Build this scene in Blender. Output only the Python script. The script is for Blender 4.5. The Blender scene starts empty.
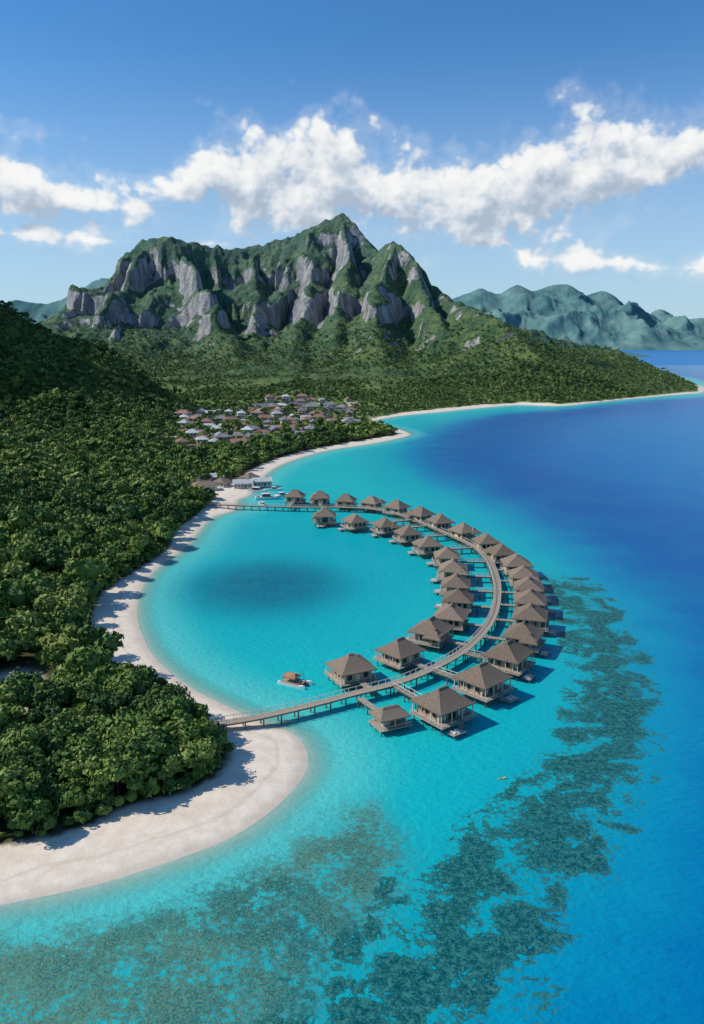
import bpy, math, random, time, numpy as np
from mathutils import Vector
T0=time.time()
random.seed(5); rng=np.random.default_rng(7)
scene=bpy.context.scene
COL=bpy.context.collection
# ---------------------------------------------------------------- image pixels -> metres, cast from the camera to flat ground or assumed depth
def W(u,v,z=0.):
    t=(80-z)/((v-345)*.9789); return ((u-352)*t,(887.7-.2043*v)*t)
def WY(u,v,Y):
    k=Y/(887.7-.2043*v); return ((u-352)*k, Y, 80+(345-v)*.9789*k)
def L(pts,z=0.): return [W(u,v,z) for u,v in pts]
def catmull(p,n,closed=False):
    p=np.array(p,float); out=[]
    N=len(p)
    for i in range(N-1):
        p0=p[max(i-1,0)];p1=p[i];p2=p[i+1];p3=p[min(i+2,N-1)]
        for k in range(n):
            t=k/n
            out.append(.5*((2*p1)+(-p0+p2)*t+(2*p0-5*p1+4*p2-p3)*t*t+(-p0+3*p1-3*p2+p3)*t**3))
    out.append(p[-1]); return np.array(out)
shore=catmull(L([(-80,925),(0,905),(60,893),(120,878),(180,858),(230,838),(270,812),(297,785),(308,765),(304,745),(290,732),(262,722),(235,710),(210,698),(188,686),(165,668),(148,648),(138,622),(138,600),(148,578),(165,562),(185,548),(200,530),(213,517),(235,510),(238,500),(250,495),(258,482),(275,468),(300,458),(330,450),(370,444),(400,438),(410,434),(395,428),(372,422),(400,416),(440,412),(480,408),(520,405),(560,406),(600,402),(650,397),(700,393)]),3)
shore=np.vstack([shore,L([(708,389),(702,386),(670,379),(630,372),(590,366),(555,359)]),[(-500,7500),(-9000,7500),(-9000,60)]])
veg=np.vstack([catmull(L([(-80,860),(0,852),(40,845),(80,835),(130,812),(180,800),(220,780),(230,758),(215,740),(195,722),(150,708),(120,685),(98,655),(92,630),(98,602),(117,585),(148,565),(170,548),(178,530),(195,518),(215,500),(235,482),(262,466),(290,456),(325,448),(365,441),(395,436),(395,433),(380,428),(362,421)]),2),
   L([(400,413.5),(440,410),(480,406),(520,404),(560,405.2),(600,401.2),(650,396.3),(698,392),(698,388),(668,380.5),(628,373.5),(588,367.5)]),[(1000,6500),(-500,7400),(-9000,7400),(-9000,60)]])
shallow=np.vstack([catmull(L([(500,1060),(530,1020),(565,960),(600,880),(628,820),(645,760),(650,700),(640,640),(618,600),(590,570),(560,548),(530,528),(500,511),(465,494),(432,478),(412,463),(408,450),(424,436),(452,423),(500,413.5),(560,409.5),(640,401),(712,395),(718,385)]),3),L([(690,378),(640,370),(600,364),(560,357)]),[(-500,9000),(-9000,8000),(-9000,-60),(10,-60)]])
band=catmull(L([(375,1030),(420,985),(455,930),(490,880),(530,845),(570,800),(598,760),(612,715),(612,675),(600,640),(585,610),(565,585)]),2)
field=np.array(L([(-60,945),(120,915),(250,868),(330,815),(375,800),(410,850),(400,900),(350,960),(290,1060),(-60,1100)]))
outer=L([(443,692),(483,668),(509,645),(524,625),(531,607),(531,592),(529,579),(524,568),(517,557),(502,546),(487,535),(464,525),(441,516),(421,509),(397,502),(372,497),(346,495),(320,492),(295,491)],7)
inner=L([(351,656),(400,640),(431,621),(451,606),(458,590),(456,576),(453,562),(447,549),(428,538),(408,527),(385,519),(355,515),(325,510)],7)
walk=catmull(L([(205,725),(250,718),(300,707),(350,694),(400,681),(440,664),(470,645),(490,622),(497,600),(496,580),(488,560),(475,547),(455,537),(430,526),(405,516),(375,509),(340,507),(310,507),(270,506),(207,504)],2.4),12)
path=catmull(L([(225,728),(180,735),(130,738),(85,742),(20,742)]),4)
# ---------------------------------------------------------------- numpy tools
perm=np.random.default_rng(3).permutation(256); perm=np.concatenate([perm,perm]).astype(np.int32)
ga=np.random.default_rng(4).random(256)*2*np.pi; gx=np.cos(ga).astype(np.float32); gy=np.sin(ga).astype(np.float32)
def pn(x,y):
    x=np.asarray(x,np.float64);y=np.asarray(y,np.float64)
    fx=np.floor(x);fy=np.floor(y); ix=fx.astype(np.int64)&255; iy=fy.astype(np.int64)&255
    dx=(x-fx).astype(np.float32);dy=(y-fy).astype(np.float32)
    u=dx*dx*dx*(dx*(dx*6-15)+10);v=dy*dy*dy*(dy*(dy*6-15)+10)
    def g(ax,ay,rx,ry):
        h=perm[perm[ax&255]+(ay&255)]; return gx[h]*rx+gy[h]*ry
    a=g(ix,iy,dx,dy);b=g(ix+1,iy,dx-1,dy);c=g(ix,iy+1,dx,dy-1);d=g(ix+1,iy+1,dx-1,dy-1)
    return (a+(b-a)*u+((c+(d-c)*u)-(a+(b-a)*u))*v)*1.5
def fbm(x,y,o=4,g=.5):
    s=0;a=1.
    for i in range(o): s=s+a*pn(x*2**i+17.3*i,y*2**i-9.1*i); a*=g
    return s
def ridg(x,y,o=4,g=.5):
    s=0;a=1.;w=1.
    for i in range(o):
        n=(1-np.abs(pn(x*2**i+5.7*i,y*2**i+3.3*i)))**2
        s=s+a*n*w; w=np.clip(n*1.3,0,1); a*=g
    return s
def pdist(x,y,P,closed=True):
    x=x.astype(np.float32);y=y.astype(np.float32);best=np.full(x.shape,1e18,np.float32)
    n=len(P)
    for i in range(n if closed else n-1):
        ax,ay=P[i];bx,by=P[(i+1)%n];ex=bx-ax;ey=by-ay;l2=ex*ex+ey*ey+1e-9
        qx=x-np.float32(ax);qy=y-np.float32(ay)
        t=np.clip((qx*ex+qy*ey)/l2,0,1).astype(np.float32)
        qx=qx-t*np.float32(ex);qy=qy-t*np.float32(ey)
        best=np.minimum(best,qx*qx+qy*qy)
    return np.sqrt(best)
def inside(x,y,P):
    r=np.zeros(x.shape,bool);n=len(P)
    for i in range(n):
        ax,ay=P[i];bx,by=P[(i+1)%n]
        if ay==by: continue
        c=((ay>y)!=(by>y))&(x<(bx-ax)*(y-ay)/(by-ay)+ax); r^=c
    return r
def sdist(x,y,P):
    d=pdist(x,y,P); return np.where(inside(x,y,P),d,-d)
def sm(a,b,x):
    t=np.clip((x-a)/(b-a),0,1); return t*t*(3-2*t)
# ---------------------------------------------------------------- relief
def R(pts): return [WY(*p) for p in pts]
ridges=[ # points, crest width, apron width, crest share
 (R([(40,352,2750),(60,348,2700),(82,325,2680),(100,303,2650),(118,276,2620),(130,258,2600),(143,243,2570),(155,239,2550),(170,238,2550),(188,245,2580),(210,249,2600),(232,252,2620),(250,249,2650),(270,246,2650),(290,240,2650),(308,234,2630),(325,224,2600),(342,216,2600),(352,225,2580),(362,238,2550),(378,252,2450)]),230,560,.6),
 (R([(378,254,2450),(395,244,2200),(410,256,2150),(420,268,2120),(430,284,2100),(450,303,2000),(480,313,1750),(500,327,1550),(520,347,1400),(545,367,1300),(575,388,1200)]),95,270,.55),
 (R([(520,358,1900),(570,370,1700),(600,379,1560),(650,386,1530),(690,391,1500)]),60,160,.5),
 (R([(150,246,2550),(122,292,2300),(92,338,2050),(80,362,1800)]),75,200,.6),
 (R([(168,243,2550),(192,272,2350),(208,302,2150),(222,335,1850),(245,372,1600)]),70,200,.6),
 (R([(250,251,2650),(258,292,2350),(254,335,2000),(275,370,1700)]),65,180,.6),
 (R([(290,243,2650),(312,275,2350),(308,308,2100),(290,345,1800),(300,374,1560)]),70,200,.6),
 (R([(342,219,2600),(350,262,2300),(340,305,2020),(335,345,1750)]),65,200,.6),
 (R([(395,246,2200),(376,293,1950),(375,335,1680),(385,368,1450),(420,388,1330)]),65,200,.6),
 (R([(412,258,2150),(434,315,1850),(455,358,1560),(480,382,1380)]),55,190,.6),
 (R([(480,315,1750),(500,354,1480),(520,382,1300)]),45,130,.6),
 (R([(-120,330,1500),(20,352,1450),(60,365,1350)]),100,250,.5),
]
left=[((-1150,820,480),(-700,850,420),(-530,860,320),(-450,858,185),(-400,854,132),(-352,850,104),(-318,850,85),(-259,850,66),(-228,850,48),(-200,850,26),(-165,850,3))]  # unseen left end raised to throw shade over the visible hill
def rdist(x,y,P):
    bd=np.full(x.shape,1e18,np.float32);bh=np.zeros(x.shape,np.float32);bs=np.zeros(x.shape,np.float32);acc=0.
    for i in range(len(P)-1):
        ax,ay,az=P[i];bx,by,bz=P[i+1];ex=bx-ax;ey=by-ay;l2=ex*ex+ey*ey+1e-9
        t=np.clip(((x-ax)*ex+(y-ay)*ey)/l2,0,1)
        d=((x-ax-t*ex)**2+(y-ay-t*ey)**2).astype(np.float32)
        h=az+(bz-az)*t; m=d<bd; bd=np.where(m,d,bd);bh=np.where(m,h,bh);bs=np.where(m,acc+t*l2**.5,bs);acc+=l2**.5
    return np.sqrt(bd),bh,bs
def relief(x,y):
    h=np.zeros(x.shape,np.float32)
    far=(y>1000)
    if far.any():
        X=x[far].astype(np.float64);Y=y[far].astype(np.float64)
        wx=X+34*fbm(X/300,Y/300,3)+9*fbm(X/70+9,Y/70,2);wy=Y+34*fbm(X/300+40,Y/300+7,3)+9*fbm(X/70,Y/70+4,2)
        m=np.zeros(X.shape);cr=np.full(X.shape,1e9)
        for k,(P,w1,w2,sh_) in enumerate(ridges):
            d0,_,_=rdist(X,Y,P); f=sm(0,170,d0)
            d,c,s=rdist(X+(wx-X)*f,Y+(wy-Y)*f,P)
            if k<2: cr=np.minimum(cr,d0)
            d=np.maximum(np.sqrt(d*d+6**2)-6,0)
            p=sh_*np.exp(-(d/w1)**1.15)+(1-sh_)*np.exp(-(d/w2)**1.25)
            fl=(1-np.abs(pn(s/75+k*7.3,d/420+k)))**1.5-.62+.45*((1-np.abs(pn(s/28+k*3.1,d/240)))**1.5-.62)
            v=c*p+fl*np.clip(c/400,0,1)*60*sm(8,110,d)*np.exp(-(d/600)**2)
            a=np.maximum(m,v);b=np.minimum(m,v)
            m=a+np.maximum(0,8-(a-b))**2/32.*np.clip(a/40,0,1)
        g=ridg(wx/230,wy/260,5,.52)-.95
        k=sm(0,140,cr)*.8+.2
        m=m+np.clip(m/260,0,1)**.8*(g*46)*k+np.clip(m/60,0,1)*(fbm(X/26,Y/26,3)*4.5+ridg(X/60,Y/60,3)*6-6)
        tz=m/110+fbm(X/240,Y/240,2)*.6; fr=tz-np.floor(tz)
        st=(np.floor(tz)+sm(.32,.68,fr)-tz)*110
        m=m+st*.38*sm(60,160,m)*k
        h[far]=m
    nr=(y<1900)
    if nr.any():
        X=x[nr];Y=y[nr]; m=np.zeros(X.shape)
        for P in left:
            d,c,s=rdist(X+12*fbm(X/90,Y/90,2),Y+12*fbm(X/90+5,Y/90,2),P)
            w=52+c*.72
            m=np.maximum(m,c*np.exp(-(d/w)**1.5))
        m=m+np.clip(m/80,0,1)*(ridg(X/110,Y/110,3)-.95)*14
        h[nr]=np.maximum(h[nr],m)+0
    return np.maximum(h,0)
def ground_z(x,y,ds=None):
    if ds is None: ds=sdist(x,y,shore)
    sea=np.maximum(ds*.12,-9)
    land=1.3*(1-np.exp(-np.maximum(ds,0)/9))+np.clip((ds-25)/200,0,1)*4+sm(10,40,ds)*.5*fbm(x/25,y/25,2)
    r=relief(x,y)
    return np.where(ds<0,sea,land+r*sm(2,45+.02*y,ds))
# ---------------------------------------------------------------- mesh / object helpers
def mesh_np(name,V,F,mats=(),mi=None,smooth=False,attrs=None):
    me=bpy.data.meshes.new(name);V=np.asarray(V,np.float32);F=np.asarray(F,np.int32);k=F.shape[1]
    me.vertices.add(len(V));me.vertices.foreach_set('co',V.ravel())
    me.loops.add(F.size);me.loops.foreach_set('vertex_index',F.ravel())
    me.polygons.add(len(F));me.polygons.foreach_set('loop_start',np.arange(0,F.size,k,dtype=np.int32))
    me.polygons.foreach_set('loop_total',np.full(len(F),k,np.int32))
    for m in mats: me.materials.append(m)
    if mi is not None: me.polygons.foreach_set('material_index',np.asarray(mi,np.int32))
    if smooth: me.polygons.foreach_set('use_smooth',np.ones(len(F),bool))
    me.update(calc_edges=True)
    for a,(t,val) in (attrs or {}).items():
        at=me.attributes.new(a,t,'POINT'); at.data.foreach_set('value' if t=='FLOAT' else 'vector',np.asarray(val,np.float32).ravel())
    return me
def obj(name,me,loc=(0,0,0),rz=0,sc=1,col=None):
    o=bpy.data.objects.new(name,me);o.location=loc;o.rotation_euler=(0,0,rz);o.scale=(sc,)*3
    (col or COL).objects.link(o);return o
def gridfaces(nr,nc):
    i=np.arange(nr-1)[:,None]*nc+np.arange(nc-1)[None,:]
    return np.stack([i,i+1,i+nc+1,i+nc],-1).reshape(-1,4)
class MB:
    def __init__(s): s.v=[];s.f=[];s.m=[]
    def add(s,vs,fs,m):
        o=len(s.v);s.v+= [tuple(p) for p in vs]
        for f in fs: s.f.append([o+i for i in f]);s.m.append(m)
    def box(s,cx,cy,z0,z1,sx,sy,m,rz=0,tx=1,ty=1):
        c,q=math.cos(rz),math.sin(rz);vs=[]
        for z,kx,ky in((z0,1,1),(z1,tx,ty)):
            for a,b in((-1,-1),(1,-1),(1,1),(-1,1)):
                x=a*sx/2*kx;y=b*sy/2*ky;vs.append((cx+x*c-y*q,cy+x*q+y*c,z))
        s.add(vs,[(3,2,1,0),(4,5,6,7),(0,1,5,4),(1,2,6,5),(2,3,7,6),(3,0,4,7)],m)
    def cyl(s,p,q,r0,r1,m,n=7):
        p=Vector(p);q=Vector(q);d=(q-p).normalized();a=d.orthogonal().normalized();b=d.cross(a);vs=[]
        for c,r in((p,r0),(q,r1)):
            for i in range(n):
                t=2*math.pi*i/n;vs.append(c+a*r*math.cos(t)+b*r*math.sin(t))
        s.add(vs,[(i,(i+1)%n,n+(i+1)%n,n+i) for i in range(n)]+[tuple(range(n-1,-1,-1)),tuple(range(n,2*n))],m)
    def mesh(s,name,mats,smooth=False):
        me=bpy.data.meshes.new(name);me.from_pydata(s.v,[],s.f)
        for m in mats: me.materials.append(m)
        me.polygons.foreach_set('material_index',s.m)
        if smooth: me.polygons.foreach_set('use_smooth',[True]*len(s.f))
        me.update();return me
# ---------------------------------------------------------------- shader helpers
class NT:
    def __init__(s,nt): s.nt=nt;s.l=nt.links;nt.nodes.clear()
    def n(s,t,ins=None,**pr):
        nd=s.nt.nodes.new('ShaderNode'+t)
        for k,v in pr.items(): setattr(nd,k,v)
        for k,v in (ins or {}).items():
            if isinstance(v,bpy.types.NodeSocket): s.l.new(v,nd.inputs[k])
            else: nd.inputs[k].default_value=v
        return nd
    def m(s,op,a,b=0.,c=None,clamp=False):
        i={0:a,1:b}
        if c is not None:i[2]=c
        return s.n('Math',i,operation=op,use_clamp=clamp).outputs[0]
    def vm(s,op,a,b=(0,0,0)):
        nd=s.n('VectorMath',{0:a,1:b},operation=op);return nd.outputs['Value'] if op in('LENGTH','DOT_PRODUCT') else nd.outputs[0]
    def mix(s,f,a,b,bt='MIX'):
        f4=lambda c:c if isinstance(c,bpy.types.NodeSocket) else (*c,1)
        return s.n('Mix',{0:f,6:f4(a),7:f4(b)},data_type='RGBA',blend_type=bt).outputs[2]
    def ramp(s,f,st,ip='LINEAR'):
        nd=s.n('ValToRGB',{0:f});cr=nd.color_ramp;cr.interpolation=ip
        while len(cr.elements)<len(st):cr.elements.new(.5)
        for e,(p,c) in zip(cr.elements,st):e.position=p;e.color=(*c,1) if len(c)==3 else c
        return nd.outputs[0]
    def map(s,f,a,b,c=0.,d=1.,smooth=True):
        return s.n('MapRange',{0:f,1:a,2:b,3:c,4:d},interpolation_type='SMOOTHSTEP' if smooth else 'LINEAR').outputs[0]
    def noise(s,vec,scale,detail=3.,rough=.5,dist=0.,dim='3D'):
        return s.n('TexNoise',{'Vector':vec,'Scale':scale,'Detail':detail,'Roughness':rough,'Distortion':dist},noise_dimensions=dim).outputs[0]
    def attr(s,name): return s.n('Attribute',attribute_name=name).outputs['Fac']
def newmat(name):
    m=bpy.data.materials.new(name);m.use_nodes=True;T=NT(m.node_tree)
    b=T.n('BsdfPrincipled');o=T.n('OutputMaterial',{'Surface':b.outputs[0]});return m,T,b,o
def simple(name,c1,c2,scale=1.,rough=.8,bump=0.,detail=4.,spec=.3,stretch=(1,1,1),rnd=0.):
    m,T,b,o=newmat(name);tc=T.n('TexCoord').outputs['Object'];v=T.vm('MULTIPLY',tc,stretch)
    f=T.map(T.noise(v,scale,detail,.6),.3,.7)
    c=T.mix(f,c1,c2)
    if rnd:
        r=T.n('ObjectInfo').outputs['Random'];k=T.m('MULTIPLY_ADD',r,rnd,1-rnd/2)
        c=T.mix(1.,c,T.n('CombineColor',{0:k,1:k,2:k}).outputs[0],'MULTIPLY')
    T.l.new(c,b.inputs['Base Color']);b.inputs['Roughness'].default_value=rough;b.inputs['Specular IOR Level'].default_value=spec
    if bump:
        T.l.new(T.n('Bump',{'Height':f,'Strength':bump,'Distance':.1}).outputs[0],b.inputs['Normal'])
    return m
M_thatch=simple('thatch',(.130,.095,.070),(.39,.295,.22),2.2,.95,.8,7.,.1,(3,3,.8),.4)
M_wall=simple('timber_cladding',(.34,.22,.14),(.54,.39,.27),1.2,.7,.2,4,.3,(1,1,8))
M_trim=simple('pale_timber',(.52,.44,.35),(.68,.59,.49),1.5,.7,0)
M_deck=simple('deck_wood',(.29,.23,.175),(.45,.37,.29),1.6,.8,.2,4,.25,(6,1,1),.1)
M_post=simple('stilt_wood',(.10,.08,.065),(.20,.165,.13),1.5,.85,0)
M_curt=simple('curtain_cloth',(.62,.60,.55),(.72,.70,.66),1,.9)
M_glass,T,b,o=newmat('window_glass');b.inputs['Base Color'].default_value=(.02,.03,.035,1);b.inputs['Roughness'].default_value=.08
M_white=simple('white_paint',(.68,.68,.66),(.80,.80,.78),1.,.45,0)
M_orange=simple('weathered_canvas',(.30,.14,.08),(.45,.24,.15),1.,.8)
M_yellow=simple('yellow_plastic',(.42,.42,.05),(.5,.5,.1),1.,.4)
M_redroof=simple('clay_roof',(.22,.11,.085),(.36,.21,.165),1.,.85,0,rnd=.4)
M_greyroof=simple('metal_roof',(.15,.14,.145),(.27,.25,.25),.6,.6,rnd=.6)
M_lightroof=simple('pale_sheet_roof',(.42,.42,.42),(.58,.57,.55),.6,.6,rnd=.4)
M_plaster=simple('plaster_wall',(.46,.42,.37),(.62,.58,.52),.5,.85,rnd=.3)
M_bark=simple('bark',(.09,.065,.045),(.17,.13,.095),2.,.9,0)
def leafmat(name,c0,c1,c2,src):
    m,T,b,o=newmat(name)
    r=T.n('ObjectInfo').outputs['Random'] if src=='obj' else T.attr('rnd')
    geo=T.n('NewGeometry').outputs['Position']
    n1=T.noise(geo,.55,1.,.5);n2=T.noise(geo,.013,2.,.6)
    f=T.m('MULTIPLY_ADD',T.m('SUBTRACT',n1,.35),.8,T.m('MULTIPLY',r,.8));f=T.m('MULTIPLY_ADD',T.m('SUBTRACT',n2,.55),1.3,f,clamp=True)
    c=T.ramp(f,[(0,c0),(.5,c1),(1,c2)])
    T.l.new(c,b.inputs['Base Color']);b.inputs['Roughness'].default_value=.65;b.inputs['Specular IOR Level'].default_value=.2
    return m
G0,G1,G2=(.036,.085,.020),(.105,.182,.034),(.26,.30,.070)
M_leaf=leafmat('foliage',G0,G1,G2,'obj')
M_leafj=leafmat('foliage_mass',G0,G1,G2,'attr')
M_leaf_far=leafmat('foliage_far',(.050,.100,.028),(.105,.175,.042),(.21,.26,.070),'attr')
# ---------------------------------------------------------------- ground + mountains material
def ground_material():
    m,T,b,o=newmat('ground_and_rock')
    P=T.n('NewGeometry');pos=P.outputs['Position'];nz=T.n('SeparateXYZ',{0:P.outputs['Normal']}).outputs[2]
    ds=T.attr('ds');dv=T.attr('dv');clr=T.attr('clr')
    nA=T.noise(pos,.35,5.,.65);nB=T.noise(pos,.02,3.,.6);nC=T.noise(pos,.08,5.,.65)
    sand=T.mix(T.map(nA,.3,.7),(.70,.575,.44),(.82,.705,.575))
    foot=T.map(T.noise(pos,1.6,3.,.7),.54,.68);sand=T.mix(T.m('MULTIPLY',foot,.25),sand,(.48,.39,.29))
    wrack=T.map(T.m('ABSOLUTE',T.m('SUBTRACT',T.m('MULTIPLY_ADD',nC,5.,ds),8.5)),.0,.7,1.,0.);sand=T.mix(T.m('MULTIPLY',wrack,.3),sand,(.46,.37,.27))
    wl=T.m('ADD',ds,T.m('MULTIPLY',T.m('SUBTRACT',nC,.5),5.))
    wet=T.map(wl,.4,3.,1.,0.);sand=T.mix(T.m('MULTIPLY',wet,.55),sand,(.48,.41,.32))
    sp=T.n('SeparateXYZ',{0:pos});z=sp.outputs[2];py=sp.outputs[1]
    dirt=T.mix(T.map(nA,.4,.75),(.05,.06,.02),(.14,.115,.07))
    dirt=T.mix(T.map(py,650.,950.),dirt,T.mix(T.map(nC,.35,.7),(.09,.15,.035),(.20,.25,.075)))
    dvn=T.m('ADD',dv,T.m('MULTIPLY',T.m('SUBTRACT',nA,.5),5.))
    f=T.m('MULTIPLY',T.map(dvn,-1.,1.5),T.m('SUBTRACT',1.,clr))
    base=T.mix(f,sand,dirt)
    grn=T.mix(T.map(nB,.35,.65),(.055,.118,.026),(.160,.205,.045))
    grn=T.mix(T.map(nC,.40,.66),grn,(.028,.062,.020))
    hi=T.m('MULTIPLY',T.map(z,12.,30.),f);base=T.mix(hi,base,grn)
    sv=T.vm('MULTIPLY',pos,(1,1,.22))
    rk=T.noise(sv,.05,8.,.72);rock=T.ramp(rk,[(.3,(.13,.118,.108)),(.48,(.31,.287,.265)),(.62,(.58,.53,.49))])
    nD=T.noise(pos,.014,6.,.72);big=T.noise(pos,.0048,2.,.5)
    st=T.m('MULTIPLY_ADD',T.m('SUBTRACT',nD,.5),.6,nz);st=T.m('MULTIPLY_ADD',T.m('SUBTRACT',big,.5),-1.6,st)
    st=T.m('MULTIPLY_ADD',T.map(z,300.,430.),.10,st)
    rf=T.m('MULTIPLY',T.map(st,.51,.56,1.,0.),T.map(z,45.,95.));rf=T.m('MULTIPLY',rf,T.map(py,1050.,1250.))
    base=T.mix(rf,base,rock)
    base=T.mix(T.map(py,1000.,3600.,0.,.38,False),base,(.12,.23,.33))  # aerial haze painted into the slope colour, bluer with distance
    T.l.new(base,b.inputs['Base Color']);b.inputs['Roughness'].default_value=.9;b.inputs['Specular IOR Level'].default_value=.1
    bh=T.m('ADD',T.m('MULTIPLY',rk,T.m('MULTIPLY',rf,12.)),T.m('MULTIPLY',nA,.15))
    bh=T.m('ADD',bh,T.m('MULTIPLY',T.m('MULTIPLY',nC,hi),15.))
    T.l.new(T.n('Bump',{'Height':bh,'Strength':.85,'Distance':1.}).outputs[0],b.inputs['Normal'])
    return m
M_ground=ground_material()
# ---------------------------------------------------------------- terrain sheet
rows=np.concatenate([np.geomspace(60,1250,380),np.arange(1254,2760,4.6),np.geomspace(2770,7400,60)])
cs=np.concatenate([np.linspace(-1.3,-.56,80),np.linspace(-.555,.50,680),np.linspace(.505,.95,40)])
Yg,Sg=np.meshgrid(rows,cs,indexing='ij');Xg=Yg*Sg
x=Xg.ravel();y=Yg.ravel()
ds=sdist(x,y,shore);dv=sdist(x,y,veg);z=ground_z(x,y,ds)
clr=np.zeros(x.shape)
near=(y<400);pd=np.full(x.shape,99.);pd[near]=pdist(x[near],y[near],path,False)
clr=np.maximum(clr,sm(2.6,1.2,pd))
cx0,cy0=W(-8,705);clr=np.maximum(clr,sm(1.2,.8,np.hypot((x-cx0)/10,(y-cy0)/16)))
VC=[W(250,428),W(215,438),W(310,418)]
def village_mask(x,y):
    v=np.zeros(x.shape)
    for (cx,cy),rx,ry in zip(VC,(80,50,80),(140,115,170)): v=np.maximum(v,sm(1.15,.8,np.hypot((x-cx)/rx,(y-cy)/ry)))
    return v
clr=np.maximum(clr,.5*village_mask(x,y)*sm(0,.5,fbm(x/30,y/30,2)))
hx,hy=W(225,492);clr=np.maximum(clr,.9*sm(1.2,.8,np.hypot((x-hx)/22,(y-hy)/22)))
F=gridfaces(len(rows),len(cs));keep=(ds[F].max(1)>-45);F=F[keep]
used=np.zeros(len(x),bool);used[F.ravel()]=True;rm=np.cumsum(used)-1
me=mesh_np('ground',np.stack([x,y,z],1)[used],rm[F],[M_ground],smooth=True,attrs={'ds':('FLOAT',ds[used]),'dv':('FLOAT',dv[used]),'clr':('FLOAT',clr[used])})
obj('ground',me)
# ---------------------------------------------------------------- distant ranges / islands
M_dist=simple('distant_mountain_slope',(.055,.150,.160),(.155,.262,.240),.0025,.95,0,8.,.05,(1,1,1.5))  # bluish slope colours carry painted aerial haze
def far_range(name,P,hw,ny,nx,w1,w2,sc):
    P=np.array(catmull(P,3));x0,x1=P[:,0].min()-200,P[:,0].max()+200;y0=P[:,1].mean()
    yy=y0+np.linspace(-hw,hw,ny);xx=np.linspace(x0,x1,nx);Y,X=np.meshgrid(yy,xx,indexing='ij');X=X.ravel();Y=Y.ravel()
    X2=X+w1*.3*fbm(X/(2*w1),Y/(2*w1),3)*sm(0,w1,abs(Y-y0));
    d,c,s=rdist(X2,Y+0*X,[tuple(p) for p in P]);e=w1/10;d=np.maximum(np.sqrt(d.astype(float)**2+e**2)-e,0)
    f=np.exp(-(d/w1)**1.2)*.5+.5*np.exp(-(d/w2)**1.6)
    h=c*f+np.clip(c*f/(.6*c.mean()+1),0,1)*(ridg(X/sc,Y/sc,6,.52)-.95)*c.mean()*.38*(.25+.75*sm(0,w1*.8,d))-6*(1-f)-c*.02
    # the foot of the range runs down under the sea before the sheet ends
    k=sm(hw*.98,hw*.66,abs(Y-y0)+.05*hw*fbm(X/w1,Y/w1,3))*sm(0,300,X-x0)*sm(0,300,x1-X)
    h=h*k-25*(1-k)
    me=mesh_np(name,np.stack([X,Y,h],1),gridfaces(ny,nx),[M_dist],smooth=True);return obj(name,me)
FR=[(400,344),(425,322),(440,306),(452,297),(465,292),(480,286),(490,290),(500,294),(510,289),(520,287),(532,291),(545,287),(565,285),(575,290),(585,296),(595,293),(605,291),(615,299),(625,308),(645,317),(652,313),(660,308),(670,314),(680,322),(704,319),(760,330),(800,340)]
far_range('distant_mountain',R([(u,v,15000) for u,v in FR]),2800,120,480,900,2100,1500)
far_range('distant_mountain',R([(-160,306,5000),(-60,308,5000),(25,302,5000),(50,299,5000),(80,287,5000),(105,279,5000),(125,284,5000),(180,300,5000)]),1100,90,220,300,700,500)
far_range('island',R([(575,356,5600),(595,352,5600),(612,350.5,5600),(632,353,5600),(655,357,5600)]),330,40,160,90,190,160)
# ---------------------------------------------------------------- water
rowsW=np.concatenate([np.geomspace(28,1700,560),np.geomspace(1730,60000,90)])
csW=np.concatenate([np.linspace(-2.2,-.6,30),np.linspace(-.58,.56,420),np.linspace(.6,2.2,30)])
Yg,Sg=np.meshgrid(rowsW,csW,indexing='ij');x=(Yg*Sg).ravel();y=Yg.ravel()
ds=-sdist(x,y,shore);dd=sdist(x,y,shallow)
nn=y<900
cb=np.zeros(x.shape);cf=cb.copy();lg=cb.copy()
dB=pdist(x[nn],y[nn],band,False);wB=np.interp(y[nn],[75,100,130,180,300],[12.5,11,9,8.5,10]);cb[nn]=np.exp(-(dB/wB)**2)
cf[nn]=sm(-6,6,sdist(x[nn],y[nn],field))
lg=np.exp(-(np.hypot((x+29)/28,(y-262)/33))**3.6)
lw=np.exp(-(np.hypot((x+22)/62,(y-290)/95))**4)
F=gridfaces(len(rowsW),len(csW));keep=(ds[F].max(1)>-12);F=F[keep]
used=np.zeros(len(x),bool);used[F.ravel()]=True;rm=np.cumsum(used)-1
DEEP=[(0,(.000,.170,.43)),(.40,(.000,.138,.39)),(.62,(.000,.100,.33)),(.72,(.000,.103,.33)),(.78,(.000,.155,.36)),(.83,(.001,.25,.41)),(.88,(.003,.37,.43)),(1,(.010,.46,.455))]
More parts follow.
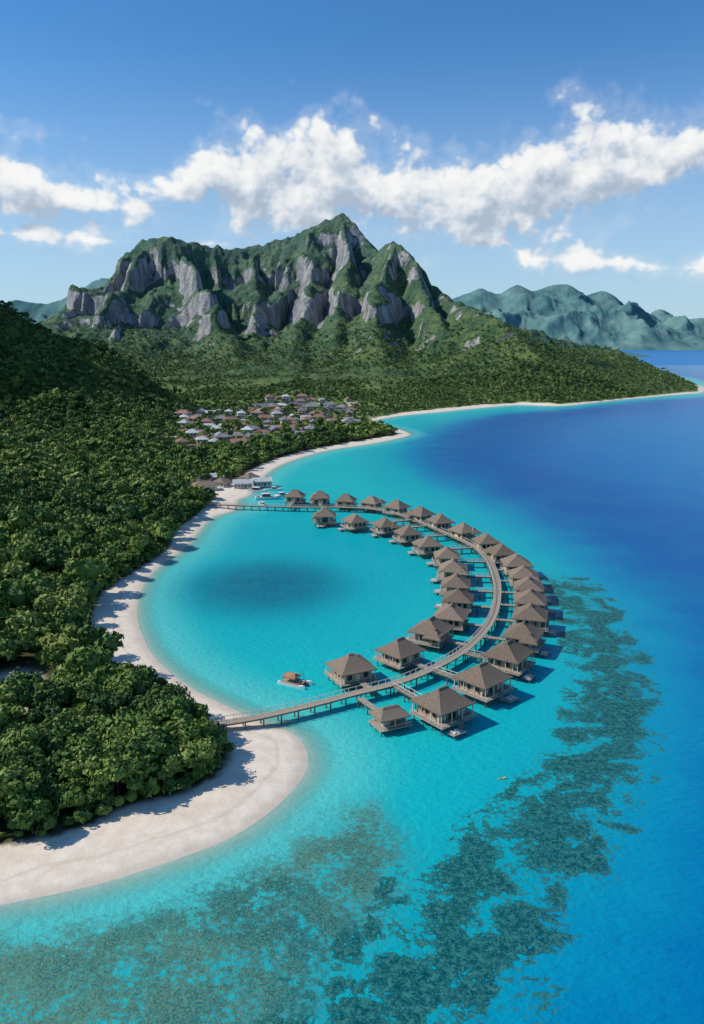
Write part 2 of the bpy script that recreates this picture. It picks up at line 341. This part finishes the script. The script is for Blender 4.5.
def water_material():
    m,T,b,o=newmat('water');pos=T.n('NewGeometry').outputs['Position'];py=T.n('SeparateXYZ',{0:pos}).outputs[1]
    ds=T.attr('ds');dd=T.attr('dd');cb=T.attr('cb');cf=T.attr('cf');lg=T.attr('lagoon_hole');lw=T.attr('lagoon')
    nL=T.noise(pos,.03,4.,.6);nM=T.noise(pos,.16,5.,.62);nS=T.noise(pos,.9,5.,.65);nT=T.noise(pos,2.8,3.,.65)
    q=T.m('MULTIPLY_ADD',T.m('SUBTRACT',nL,.5),26.,dd);q=T.m('MULTIPLY_ADD',T.m('SUBTRACT',nM,.5),9.,q)
    c=T.ramp(T.map(q,-250.,50.,smooth=False),DEEP)
    c=T.mix(T.m('MULTIPLY',T.map(nL,.42,.6),.12),c,(.002,.26,.38))
    c=T.mix(T.m('MULTIPLY',lw,.62),c,(.002,.325,.40))
    pale=T.map(ds,0.,22.,1.,0.);c=T.mix(T.m('MULTIPLY',pale,.68),c,(.15,.58,.51))
    c=T.mix(T.m('MULTIPLY',lg,T.map(T.m('MULTIPLY_ADD',nM,.6,nS),.55,1.0,.72,.98)),c,(.006,.135,.205))
    k=T.m('MULTIPLY_ADD',nM,.9,T.m('MULTIPLY',nS,.9));k=T.m('MULTIPLY_ADD',nT,.9,k)
    kk=T.m('MULTIPLY_ADD',cf,.22,k)
    f1=T.m('MULTIPLY',cf,T.map(kk,1.40,1.54));coral1=T.mix(T.map(T.m('MULTIPLY_ADD',nL,.6,nT),.65,.95),(.008,.080,.082),(.13,.225,.14))
    c=T.mix(T.m('MULTIPLY',cf,.25),c,(.03,.29,.28))
    c=T.mix(T.m('MULTIPLY',f1,.88),c,coral1)
    nP=T.noise(pos,.13,4.,.58,.5)
    kb=T.m('MULTIPLY_ADD',T.m('SUBTRACT',nP,.49),5.0,cb);kb=T.m('MULTIPLY_ADD',T.m('SUBTRACT',nS,.5),3.2,kb);kb=T.m('MULTIPLY_ADD',T.m('SUBTRACT',nT,.5),1.2,kb);kb=T.m('MULTIPLY',kb,T.map(cb,.02,.25))
    f2=T.map(kb,.42,.62);coral2=T.mix(T.map(T.m('MULTIPLY_ADD',nT,.8,nS),.75,1.1),(.002,.045,.058),(.040,.195,.165))
    c=T.mix(T.m('MULTIPLY',cb,.30),c,(.004,.24,.28))
    c=T.mix(T.m('MULTIPLY',f2,.92),c,coral2)
    fo=T.m('MULTIPLY_ADD',T.m('SUBTRACT',nM,.5),3.4,ds);fm=T.m('MULTIPLY',T.map(fo,.0,.5),T.map(fo,.6,1.5,1.,0.));fm=T.m('MULTIPLY',fm,T.map(nM,.35,.6,.2,.8))
    c=T.mix(T.m('MULTIPLY',fm,.5),c,(.75,.80,.78))
    T.l.new(c,b.inputs['Base Color']);b.inputs['Roughness'].default_value=.2;b.inputs['IOR'].default_value=1.33;b.inputs['Specular IOR Level'].default_value=.04
    w1=T.noise(T.vm('MULTIPLY',pos,(1,1.8,1)),.55,4.,.6)
    hgt=T.m('MULTIPLY_ADD',w1,.50,T.m('MULTIPLY',nM,.3));hgt=T.m('MULTIPLY_ADD',nS,.12,hgt)
    T.l.new(T.n('Bump',{'Height':hgt,'Strength':T.map(py,500.,2500.,.9,.05),'Distance':1.}).outputs[0],b.inputs['Normal'])
    a=T.map(ds,-.6,7.,.25,1.);tr=T.n('BsdfTransparent',{'Color':(.85,.97,.96,1)})
    a=T.m('MAXIMUM',a,T.m('MULTIPLY',fm,.6))
    T.l.new(T.n('MixShader',{0:a,1:tr.outputs[0],2:b.outputs[0]}).outputs[0],o.inputs[0]);return m
def open_sea_material():
    m,T,b,o=newmat('open_sea');dd=T.attr('dd');pos=T.n('NewGeometry').outputs['Position']
    c=T.ramp(T.map(dd,-250.,50.,smooth=False),DEEP);c=T.mix(T.map(T.noise(T.vm('MULTIPLY',pos,(1,.3,1)),.004,3.,.6),.4,.7,0.,.25),c,(.01,.20,.44))
    T.l.new(c,b.inputs['Base Color']);b.inputs['Roughness'].default_value=.35;b.inputs['Specular IOR Level'].default_value=.04;return m
mi=(y[F].mean(1)>3300).astype(np.int32)
me=mesh_np('water',np.stack([x,y,0*x],1)[used],rm[F],[water_material(),open_sea_material()],mi=mi,smooth=True,attrs={k:('FLOAT',v[used]) for k,v in dict(ds=ds,dd=dd,cb=cb,cf=cf,lagoon_hole=lg,lagoon=lw).items()})
obj('water',me)
# ---------------------------------------------------------------- trees
def crown(seed,h,rad,ncl,nlf,ls,core=1):
    r=np.random.default_rng(seed);cls=[]
    for i in range(ncl):
        a=r.random()*6.283;e=np.arcsin(r.uniform(-.25,1.));k=r.uniform(.55,.95)
        cls.append((math.cos(a)*math.cos(e)*rad*k,math.sin(a)*math.cos(e)*rad*k,h*.6+math.sin(e)*h*.34*k,rad*r.uniform(.3,.5)))
    cls.append((0,0,h*.64,rad*.6));pts=[];nor=[]
    for c in cls:
        n=nlf;d=r.normal(size=(n,3));d/=np.linalg.norm(d,axis=1)[:,None];d[:,2]=np.where(d[:,2]<-.3,-d[:,2]*.6,d[:,2])
        rr=c[3]*r.uniform(.75,1.18,(n,1));pts.append(np.array(c[:3])+d*rr*np.array([1,1,.8]));nor.append(d+r.normal(size=(n,3))*.5)
    pts=np.vstack(pts);nor=np.vstack(nor);nor/=np.linalg.norm(nor,axis=1)[:,None]
    t=np.cross(nor,r.normal(size=nor.shape));t/=np.linalg.norm(t,axis=1)[:,None];bt=np.cross(nor,t)
    s=ls*r.uniform(.6,1.3,(len(pts),1))
    Q=[np.stack([pts-t*s,pts-bt*s*.62,pts+t*s,pts+bt*s*.62],1)]
    for c in (cls if core>1 else cls[-1:]):
        nu,nvv=7,4;th=np.linspace(0,2*np.pi,nu+1);ph=np.linspace(-.9,1.5,nvv+1)
        q=c[3]*(.70 if core>1 else 1.05);k=1+.18*r.normal(size=(nu+1,nvv+1));k[-1]=k[0]
        Pn=np.stack([c[0]+q*k*np.outer(np.cos(th),np.cos(ph)),c[1]+q*k*np.outer(np.sin(th),np.cos(ph)),c[2]+q*.8*k*np.outer(np.ones(nu+1),np.sin(ph))],-1)
        Q.append(np.stack([Pn[:-1,:-1],Pn[1:,:-1],Pn[1:,1:],Pn[:-1,1:]],2).reshape(-1,4,3))
    return np.vstack(Q),cls
def tree_mesh(name,seed,h,rad,ncl,nlf,ls):
    Q,cls=crown(seed,h,rad,ncl,nlf,ls,2);mb=MB()
    mb.cyl((0,0,-1),(.15,.1,h*.45),.26,.16,0)
    for c in cls[:6]: mb.cyl((.1,.05,h*.35),(c[0]*.85,c[1]*.85,c[2]*.92),.12,.04,0,5)
    base=len(mb.v);me=bpy.data.meshes.new(name);n=len(Q)
    me.from_pydata(mb.v+Q.reshape(-1,3).tolist(),[],mb.f+[[base+4*i,base+4*i+1,base+4*i+2,base+4*i+3] for i in range(n)])
    me.materials.append(M_bark);me.materials.append(M_leaf);me.polygons.foreach_set('material_index',[0]*len(mb.f)+[1]*n);me.update();return me
def mass(name,X,Y,Z,kinds,smin,smax,mat):
    n=len(X);s=rng.uniform(smin,smax,n)*np.clip(rng.normal(1,.17,n),.65,1.45);a=rng.uniform(0,6.283,n);ki=rng.integers(0,len(kinds),n);rv=rng.random(n);Vs=[];Rs=[]
    for k,Q in enumerate(kinds):
        m=ki==k;c=(np.cos(a[m])*s[m])[:,None];q=(np.sin(a[m])*s[m])[:,None];P=Q.reshape(-1,3)
        zz=P[:,2][None]*(s[m]*rng.uniform(.75,1.25,m.sum()))[:,None]
        V=np.stack([X[m][:,None]+P[:,0][None]*c-P[:,1][None]*q,Y[m][:,None]+P[:,0][None]*q+P[:,1][None]*c,Z[m][:,None]+zz],-1)
        Vs.append(V.reshape(-1,3).astype(np.float32));Rs.append(np.repeat(rv[m],len(P)))
    V=np.vstack(Vs);me=mesh_np(name,V,np.arange(len(V)).reshape(-1,4),[mat],attrs={'rnd':('FLOAT',np.concatenate(Rs))})
    return obj(name,me)
def jgrid(x0,x1,y0,y1,s):
    xs=np.arange(x0,x1,s);ys=np.arange(y0,y1,s*.87);X,Y=np.meshgrid(xs,ys);X=X+((np.arange(len(ys))%2)*.5*s)[:,None]
    X=X.ravel()+rng.uniform(-.42,.42,X.size)*s;Y=Y.ravel()+rng.uniform(-.42,.42,Y.size)*s;return X,Y
mx,my=W(255,394)
def place(x0,x1,y0,y1,s,smax=.56,edge=1.5,maxslope=None,edgemax=None):
    X,Y=jgrid(x0,x1,y0,y1,s);k=(np.abs(X/Y+0.03)<smax+60/Y);X,Y=X[k],Y[k]
    k=inside(X,Y,veg);X,Y=X[k],Y[k];dv=pdist(X,Y,veg);k=dv>edge
    if edgemax: k&=dv<edgemax
    X,Y=X[k],Y[k]
    if y0<400:
        k=(pdist(X,Y,path,False)>3.6)&(np.hypot((X-cx0)/10,(Y-cy0)/16)>1);X,Y=X[k],Y[k]
    if y0<1300:
        vm=village_mask(X,Y);k=(rng.random(len(X))>vm*.6)&(np.hypot((X-hx)/22,(Y-hy)/22)>1);X,Y=X[k],Y[k]
    if y1>900: # open grassy valley floor
        md=sm(1.2,.6,np.hypot((X-mx)/300,(Y-my)/330))*sm(-.35,.15,fbm(X/110,Y/160,3));k=rng.random(len(X))>md*.88;X,Y=X[k],Y[k]
    Z=ground_z(X,Y)
    if maxslope:
        zx=relief(X+5,Y)-relief(X-5,Y);zy=relief(X,Y+5)-relief(X,Y-5);sl=np.hypot(zx,zy)/10
        k=(sl<maxslope*rng.uniform(.6,1.15,len(X)))&(Z<rng.uniform(50,150,len(X)));X,Y,Z=X[k],Y[k],Z[k]
    return X,Y,Z-.3
near_t=[tree_mesh('tree_%d'%i,20+i,7+(i%3)*1.0,3.4+.35*(i%4),15,85,.42) for i in range(6)]
X,Y,Z=place(-160,0,84,172,4.5)
for a,b_,c in zip(X,Y,Z):
    obj('tree',random.choice(near_t),(a,b_,c),random.random()*6.28,random.uniform(.5,1.3))
KN=[crown(40+i,7+(i%3),3.6,10,26,.72)[0] for i in range(5)]
KM=[crown(50+i,7.3,3.8,8,11,1.2)[0] for i in range(4)]
KF=[crown(60+i,7,4.,5,6,1.7)[0][:56] for i in range(4)]
KX=[crown(70+i,7,4.2,3,6,2.1,0)[0][:24] for i in range(4)]
KB=[crown(80+i,2.8,1.9,5,16,.42)[0] for i in range(3)]
X,Y,Z=place(-300,0,172,400,4.8);mass('forest',X,Y,Z,KN,.55,1.2,M_leafj)
X,Y,Z=place(-300,0,84,420,2.4,edge=.2,edgemax=4.5);mass('shrubs',X,Y,Z,KB,.5,1.1,M_leafj)
X,Y,Z=place(-560,260,400,760,5.8);mass('forest',X,Y,Z,KM,.55,1.05,M_leafj)
X,Y,Z=place(-900,620,760,1300,6.6);mass('forest',X,Y,Z,KF,.45,.9,M_leaf_far)
X,Y,Z=place(-1000,1000,1300,2400,9.5,.47,2.,1.2);mass('mountain_forest',X,Y,Z,KX,.4,.8,M_leaf_far)
# ---------------------------------------------------------------- bungalows
def hip_roof(mb,cx,cy,z0,hx,hy,h,rx,ry,mat,n=8,curve=1.12):
    for i in range(n):
        def hw(t): t2=t**(1/curve);return hx+(rx-hx)*t2,hy+(ry-hy)*t2
        t0,t1=i/n,(i+1)/n;a0,b0=hw(t0);a1,b1=hw(t1);o=.10 if i else 0
        a0+=o;b0+=o;zA=z0+h*t0-(.05 if i else 0);zB=z0+h*t1
        vs=[(cx-a0,cy-b0,zA),(cx+a0,cy-b0,zA),(cx+a0,cy+b0,zA),(cx-a0,cy+b0,zA),(cx-a1,cy-b1,zB),(cx+a1,cy-b1,zB),(cx+a1,cy+b1,zB),(cx-a1,cy+b1,zB)]
        mb.add(vs,[(0,1,5,4),(1,2,6,5),(2,3,7,6),(3,0,4,7)],mat)
    mb.box(cx,cy,z0-.28,z0+.02,2*hx,2*hy,mat)
    mb.box(cx,cy,z0+h-.08,z0+h+.28,2*rx+.7,2*ry+.55,mat,0,.8,.5)
def bungalow(name,var):
    mb=MB();TH,WA,TR,DK,PO,CU,GL=range(7)
    for ix in range(5):
        for iy in range(4):
            mb.cyl((-5+ix*2.5,-4.8+iy*3.2,-1.5),(-5+ix*2.5,-4.8+iy*3.2,2.0),.17,.15,PO,6)
    for yy in(0,-4.6,4.6): mb.box(0,yy,1.94,2.14,11.6,.25,PO)
    for i in range(24): mb.box(-5.75+i*.5,-.3,2.16,2.3,.46,11.6,DK)
    mb.box(0,.6,2.3,5.65,8.6,7.6,WA)
    for sx in(-1,1):
        for y in(-3.24,4.44): mb.box(sx*4.32,y,2.3,5.66,.3,.3,TR)
    mb.box(0,-3.24,2.35,4.95,5.8,.1,GL)
    for xx in(-2.95,-1.45,0,1.45,2.95): mb.box(xx,-3.3,2.3,5.0,.13,.16,TR)
    mb.box(0,-3.3,5.0,5.2,6.1,.18,TR)
    for xx in(-2.35,2.35): mb.box(xx,-3.34,2.4,4.9,.6,.06,CU)
    for sx in(-1,1):
        for yy in(-1.6,1.,3.0):
            mb.box(sx*4.32,yy,3.1,4.8,.08,1.2,GL);mb.box(sx*4.34,yy,4.8,4.92,.14,1.45,TR);mb.box(sx*4.34,yy,2.98,3.1,.14,1.45,TR)
    mb.box(0,4.44,2.35,4.6,1.3,.1,TR)
    for xx in(-2.6,2.6): mb.box(xx,4.44,3.2,4.7,1.5,.1,GL)
    for xx in(-5.3,-1.8,1.8,5.3): mb.box(xx,-5.1,2.3,5.7,.2,.2,TR)
    for yy in(-1.5,2.,5.1):
        for sx in(-1,1): mb.box(sx*5.3,yy,2.3,5.7,.18,.18,TR)
    for sx in(-1,1):
        mb.box(sx*5.7,-.3,3.1,3.2,.1,11.4,TR);mb.box(sx*5.7,-.3,2.7,2.76,.06,11.4,TR)
        for k in range(9): mb.box(sx*5.7,-5.8+k*1.4,2.3,3.1,.09,.09,TR)
    for x0,x1 in((-5.7,-1.2),(1.2,5.7)):
        mb.box((x0+x1)/2,-6.05,3.1,3.2,x1-x0,.1,TR);mb.box((x0+x1)/2,-6.05,2.7,2.76,x1-x0,.06,TR)
    s=1 if var%2 else -1
    mb.box(s*2.5,-7.4,1.0,1.15,4.2,2.6,DK)
    for a in(-1.9,1.9):
        for b in(-1.1,1.1): mb.cyl((s*2.5+a,-7.4+b,-1.5),(s*2.5+a,-7.4+b,1.0),.12,.12,PO,6)
    for k in range(3): mb.box(0,-6.3-.25*k,1.9-.3*k,2.0-.3*k,1.6,.28,DK)
    mb.box(s*2.0,-7.2,1.15,1.4,.7,1.8,CU);mb.box(s*3.4,-7.2,1.15,1.4,.7,1.8,CU)
    hip_roof(mb,0,.1,5.6,5.85,5.65,3.5,1.5 if var<2 else .7,.22,TH,9)
    if var==1: hip_roof(mb,4.0,3.2,5.0,3.0,3.1,2.2,.3,.3,TH,6)
    if var==2: hip_roof(mb,-3.9,-2.9,5.0,3.0,3.0,2.1,.3,.3,TH,6)
    return mb.mesh(name,[M_thatch,M_wall,M_trim,M_deck,M_post,M_curt,M_glass])
BM=[bungalow('bungalow_mesh_%d'%i,i) for i in range(3)]
wk=np.array(walk)
links=[]
def nearest(p):
    d=np.hypot(wk[:,0]-p[0],wk[:,1]-p[1]);i=int(d.argmin());return i,wk[i]
for k,p in enumerate(outer+inner):
    i,q=nearest(p);dx,dy=p[0]-q[0],p[1]-q[1];ang=math.atan2(dy,dx)+math.pi/2
    a=ang+random.uniform(-.06,.06)
    obj('overwater_bungalow',BM[[0,1,0,2][k%4]],(p[0],p[1],0),a,random.uniform(.81,.88));links.append((q,p))
# ---------------------------------------------------------------- boardwalk
mb=MB()
def strip(P,w,z,mb,rail=True,gap=.04,pl=.5):
    P=np.array(P);seg=np.hypot(*np.diff(P,axis=0).T);s=np.concatenate([[0],np.cumsum(seg)]);Lg=s[-1]
    t=np.arange(pl/2,Lg,pl);X=np.interp(t,s,P[:,0]);Y=np.interp(t,s,P[:,1]);A=np.arctan2(np.gradient(Y,t),np.gradient(X,t))
    for i in range(len(t)):
        mb.box(X[i],Y[i],z,z+.14,pl-gap,w,0,A[i])
        if i%2==0:
            for sd in(-1,1):
                ox,oy=-math.sin(A[i])*sd,math.cos(A[i])*sd
                mb.box(X[i]+ox*w*.36,Y[i]+oy*w*.36,z-.35,z-.01,1.02,.18,1,A[i])
                if rail:
                    mb.box(X[i]+ox*(w/2-.06),Y[i]+oy*(w/2-.06),z+1.0,z+1.1,1.03,.12,2,A[i])
                    if i%4==0: mb.box(X[i]+ox*(w/2-.06),Y[i]+oy*(w/2-.06),z+.14,z+1.0,.1,.1,2,A[i])
                if i%8==0: mb.cyl((X[i]+ox*w*.42,Y[i]+oy*w*.42,-1.5),(X[i]+ox*w*.42,Y[i]+oy*w*.42,z-.02),.17,.15,1,6)
strip(walk,2.3,2.25,mb)
for q,p in links:
    q=np.array(q);p=np.array(p);d=(p-q);l=np.hypot(*d);d/=l
    if l>7.3: strip([q+d*1.25,p-d*4.6],1.5,2.2,mb,rail=l>12)
obj('boardwalk',mb.mesh('boardwalk',[M_deck,M_post,M_trim]))
# ---------------------------------------------------------------- pavilion hut on stilts
def pavilion():
    mb=MB()
    mb.box(0,0,1.3,1.5,9,7,0)
    for ix in range(4):
        for iy in range(3): mb.cyl((-4+ix*2.67,-3+iy*3,-1.5),(-4+ix*2.67,-3+iy*3,1.3),.16,.15,1,6)
    for ix in range(3):
        for iy in(-1,1): mb.box(-3.2+ix*3.2,iy*2.6,1.5,3.9,.2,.2,3)
    mb.box(1.6,1.2,1.5,3.6,3.2,2.4,2)
    mb.box(-1.5,-.5,1.5,2.4,2.2,.8,3)
    hip_roof(mb,0,.3,3.85,4.3,3.4,1.7,2.0,.3,4,5)
    for a in(-1,1): mb.box(0,a*3.4,2.3,2.4,9,.1,3)
    return mb.mesh('pavilion',[M_deck,M_post,M_wall,M_trim,M_thatch])
px,py=W(390,728);obj('jetty_pavilion',pavilion(),(px,py,0),.45,.85)
mb=MB();a=np.array(W(360,697,2.4));strip([a,np.array([px-2,py+3])],1.5,2.1,mb,False);obj('boardwalk',mb.mesh('boardwalk_spur',[M_deck,M_post,M_trim]))
# ---------------------------------------------------------------- boats
def hull(mb,L_,Wd,Hh,cy,m,z=-.25,n=12):
    vs=[];N=n
    for i in range(N+1):
        t=i/N;w=Wd/2*(1-abs(2*t-1)**2.6)**.75+.02 if t>.5 else Wd/2*(.72+.56*t) ;sh=.35*(abs(2*t-1)**2)*(1.3 if t>.5 else .4)
        xx=(t-.5)*L_
        vs+= [(xx,cy-w,z+Hh+sh),(xx,cy-w*.6,z),(xx,cy+w*.6,z),(xx,cy+w,z+Hh+sh)]
    fs=[]
    for i in range(N):
        o=4*i;fs+=[(o,o+4,o+5,o+1),(o+1,o+5,o+6,o+2),(o+2,o+6,o+7,o+3),(o,o+3,o+7,o+4)]
    fs+=[(0,1,2,3),(4*N,4*N+3,4*N+2,4*N+1)];mb.add(vs,fs,m)
mb=MB();hull(mb,9,1.2,.9,-1.9,0);hull(mb,9,1.2,.9,1.9,0);mb.box(-.4,0,.66,.8,6.8,4.6,1)
for xx in(-3,0,.6):
    for yy in(-1.5,1.5): mb.cyl((xx,yy,.8),(xx,yy,2.4),.06,.06,2,6)
hip_roof(mb,-1.2,0,2.4,2.2,1.9,.5,1.4,.3,3,3)
mb.box(1.8,.9,.8,1.25,1.6,.5,0);mb.box(1.8,-1.2,.8,1.25,1.4,.5,2);mb.cyl((2.9,0,.7),(2.9,0,4.6),.07,.04,2,6);mb.box(3.,0,.8,1.3,.5,1.6,3)
bx,by=W(295,684);obj('moored_catamaran',mb.mesh('catamaran',[M_white,M_deck,M_post,M_orange]),(bx,by,0),-.5,.85)
mb=MB();hull(mb,3.4,.8,.35,0,0,-.08);mb.box(-.2,0,.18,.42,.5,.4,1);mb.cyl((-.2,-1.1,.62),(-.1,1.1,.66),.03,.03,1,5)
bx,by=W(502,779);obj('kayak',mb.mesh('kayak',[M_yellow,M_post]),(bx,by,0),.3,.5)
mb=MB();hull(mb,9,2.9,1.2,0,0);mb.box(-.6,0,1.0,2.0,3.2,2.1,1,0,.8,.85);mb.box(-.8,0,2.0,2.12,3.,2.2,0);mb.box(-3.6,0,.9,1.3,1.,1.8,2);mb.box(2.6,0,1.0,1.1,1.6,1.2,2)
boatm=mb.mesh('motorboat',[M_white,M_glass,M_deck])
for u,v,r,s in((268,499,.2,1.5),(283,496,.5,1.0),(262,505,2.2,.8),(258,492,-.3,1.3),(275,490,.1,.9)):
    q=W(u,v)
    obj('motorboat',boatm,(q[0],q[1],0),r,s)
# ---------------------------------------------------------------- village houses
def house(name,w,d,h,roof,hip,storeys):
    mb=MB();mb.box(0,0,-1,h,w,d,0)
    for s in range(storeys):
        z=1.0+s*2.9
        for k in range(int(w//2.4)):
            xx=-w/2+1.3+k*2.4
            for sy in(-1,1): mb.box(xx,sy*(d/2+.02),z,z+1.3,1.1,.08,2)
        for k in range(int(d//2.8)):
            yy=-d/2+1.4+k*2.8
            for sx in(-1,1): mb.box(sx*(w/2+.02),yy,z,z+1.3,.08,1.1,2)
    mb.box(w*.1,-d/2-.03,0,2.1,1.,.1,3)
    if hip: hip_roof(mb,0,0,h,w/2+.7,d/2+.7,min(w,d)*.3,max(w-d,0)/2+.3,.2,1,3,1.05)
    else:
        e=.6;z1=h+d*.3;a,b=w/2+e,d/2+e
        mb.add([(-a,-b,h-.1),(a,-b,h-.1),(a,b,h-.1),(-a,b,h-.1),(-a,0,z1),(a,0,z1)],[(0,1,5,4),(2,3,4,5),(0,4,3),(1,2,5),(3,2,1,0)],1)
    mb.box(w*.25,0,h+.5,h+d*.3+.6,.7,.7,0)
    return mb.mesh(name,[M_plaster,roof,M_glass,M_bark])
HM=[house('h0',12,8,3.2,M_redroof,False,1),house('h1',14,9,6.0,M_greyroof,True,2),house('h2',10,8,3.2,M_lightroof,False,1),house('h3',16,9,3.4,M_redroof,True,1),house('h4',9,8,6,M_lightroof,True,2),house('h5',18,9,3.6,M_greyroof,False,1),house('h6',14,9,5.8,M_redroof,True,2)]
cnt=0;tries=0;placed=[]
while cnt<150 and tries<9000:
    tries+=1;u=random.uniform(180,352);v=random.uniform(409,456);q=W(u,v)
    a=np.array([q[0]]);b_=np.array([q[1]])
    if village_mask(a,b_)[0]<.25 or sdist(a,b_,shore)[0]<25: continue
    if any((q[0]-p[0])**2+(q[1]-p[1])**2<15.5**2 for p in placed): continue
    if random.random()>0.5+fbm(a/60,b_/60,2)[0]: continue
    placed.append(q);z=float(ground_z(a,b_)[0])
    obj('village_house',random.choice(HM),(q[0],q[1],z+.3),random.choice([0,.2,.3,1.6,1.8,-.3])+random.uniform(-.1,.1),random.uniform(.75,1.1));cnt+=1
RM=[house('r0',16,9,3.6,M_thatch,True,1),house('r1',11,9,3.4,M_thatch,True,1),house('r2',13,8,3.4,M_lightroof,False,1)]
for u,v,k,r in((205,492,0,.3),(222,488,1,1.2),(243,489,2,.2),(212,483,2,.4),(250,483,1,.9),(196,489,1,0),(262,487,2,.3)):
    q=W(u,v);z=float(ground_z(np.array([q[0]]),np.array([q[1]]))[0]);obj('resort_building',RM[k],(q[0],q[1],max(z,.9)+.2),r,.8)
# ---------------------------------------------------------------- sky, sun
SUNV=Vector((-.90,.0,0)).normalized();EL=math.radians(42)
sd=Vector((SUNV.x*math.cos(EL),SUNV.y*math.cos(EL),math.sin(EL)))
w=bpy.data.worlds.new('sky');scene.world=w;w.use_nodes=True;T=NT(w.node_tree)
sky=T.n('TexSky',sky_type='NISHITA',sun_disc=False,sun_elevation=EL,sun_rotation=math.atan2(SUNV.x,SUNV.y),altitude=100.,air_density=1.,dust_density=.6,ozone_density=2.)
g=T.n('TexCoord').outputs['Generated'];sp=T.n('SeparateXYZ',{0:g})
az=T.m('MULTIPLY',T.m('ARCTAN2',sp.outputs[0],sp.outputs[1]),57.2958);el=T.m('MULTIPLY',T.m('ARCSINE',sp.outputs[2]),57.2958)
ae=T.n('CombineXYZ',{0:az,1:el,2:0.}).outputs[0]
B1=[(-60,9,3,.5),(-42,10,3,.8),(-30,9.5,3,.5),(-24,10.4,3.1,1.0),(-20.5,9.5,2.7,.98),(-17,8.8,2.3,.98),(-14.5,8.8,1.8,.7),(-12,9.8,2.5,.66),(-9.5,11.2,3.,.9),(-7,10.3,3.6,1.08),(-4,10.2,3.8,1.18),(-.5,10.7,3.8,1.18),(2,9.8,3.3,1.02),(5,9.6,3.1,1.08),(8,9.2,2.9,1.),(11,9.6,3.,1.1),(14,10.5,3.6,1.18),(17.5,11.1,3.4,1.15),(20,11.4,2.6,.9),(22.5,12.6,2.4,1.),(24.5,13.2,2.6,.95),(30,11,3,.5),(42,10,3,.9),(60,9,3,.5)]
B2=[(-60,5,1,0),(-24,6.8,1.,.5),(-21,6.9,1.2,.9),(-18,6.8,1.1,.8),(-15.5,6.6,.8,0),(5.5,6.8,.8,0),(8.3,7.,1.2,.85),(10.5,6.7,1.3,.9),(12.,5.6,1.2,.7),(14.5,5.5,1.4,.95),(17,5.2,1.1,.6),(18.8,5.2,1.1,.75),(20.5,4.8,1.,.5),(23.5,4.8,1.7,1.05),(28,5,1.2,.4),(60,5,1,.4)]
azn=T.map(az,-60.,60.,smooth=False)
def bandmask(B):
    c=T.ramp(azn,[((a+60)/120,(cc/20,h/5,s/1.2)) for a,cc,h,s in B]);s_=T.n('SeparateColor',{0:c})
    cc=T.m('MULTIPLY',s_.outputs[0],20.);h=T.m('MULTIPLY',s_.outputs[1],5.);s=T.m('MULTIPLY',s_.outputs[2],1.2);return cc,h,s
b1=bandmask(B1);b2=bandmask(B2)
def dens(e_,vec):
    out=[]
    for cc,h,s in (b1,b2): out.append(T.m('SUBTRACT',s,T.m('DIVIDE',T.m('ABSOLUTE',T.m('SUBTRACT',e_,cc)),h)))
    cur=T.m('MAXIMUM',*out)
    n=T.noise(T.vm('MULTIPLY',vec,(.9,1.2,1)),.34,6.,.52,0.,'2D')
    n2=T.noise(T.vm('ADD',vec,(31,7,0)),.6,2.,.5,0.,'2D');bil=T.m('ABSOLUTE',T.m('MULTIPLY_ADD',n2,2.,-1.))
    v=T.m('MULTIPLY_ADD',T.m('SUBTRACT',n,.5),2.3,cur);return T.m('MULTIPLY_ADD',T.m('SUBTRACT',bil,.18),.6,v)
D0=dens(el,ae);D1=dens(T.m('ADD',el,1.1),T.vm('ADD',ae,(-.7,1.1,0)))
al=T.map(D0,.10,.68);wisp=T.m('MULTIPLY',T.map(D0,-.35,.3),.16);al=T.m('MAXIMUM',al,wisp)
sh=T.m('MULTIPLY_ADD',T.m('SUBTRACT',D0,D1),.60,.58,clamp=True)
sh=T.m('SUBTRACT',sh,T.m('MULTIPLY',T.map(D1,.3,1.3),.36),clamp=True)
cc=T.ramp(sh,[(0,(3.5,4.2,5.1)),(.3,(4.8,5.35,6.1)),(.65,(6.7,6.9,7.1)),(1,(7.9,7.9,7.75))])
skc=T.mix(1.,sky.outputs[0],(.38,.80,1.16),'MULTIPLY')
hz=T.map(el,-2.,20.,.80,0.);skc=T.mix(hz,skc,(4.5,5.8,6.8))
col=T.mix(T.m('MULTIPLY',al,T.map(el,1.5,6.,.4,.96)),skc,cc)
bg=T.n('Background',{'Color':col,'Strength':.12});T.n('OutputWorld',{'Surface':bg.outputs[0]})
ld=bpy.data.lights.new('sun','SUN');ld.energy=4.2;ld.angle=math.radians(.5);ld.color=(1,.95,.86);so=bpy.data.objects.new('sun',ld);COL.objects.link(so)
so.rotation_euler=sd.to_track_quat('Z','Y').to_euler();so.location=(-200,100,400)
# ---------------------------------------------------------------- camera
cd=bpy.data.cameras.new('camera');cam=bpy.data.objects.new('camera',cd);COL.objects.link(cam);scene.camera=cam
cd.sensor_fit='VERTICAL';cd.sensor_height=24;cd.lens=24*800/1024;cd.clip_start=1;cd.clip_end=120000
cam.location=(0,0,80);cam.rotation_euler=(math.radians(90)-math.atan(167/800),0,0)
scene.view_settings.view_transform='Standard';scene.view_settings.look='None';scene.view_settings.exposure=0
print('done',time.time()-T0)
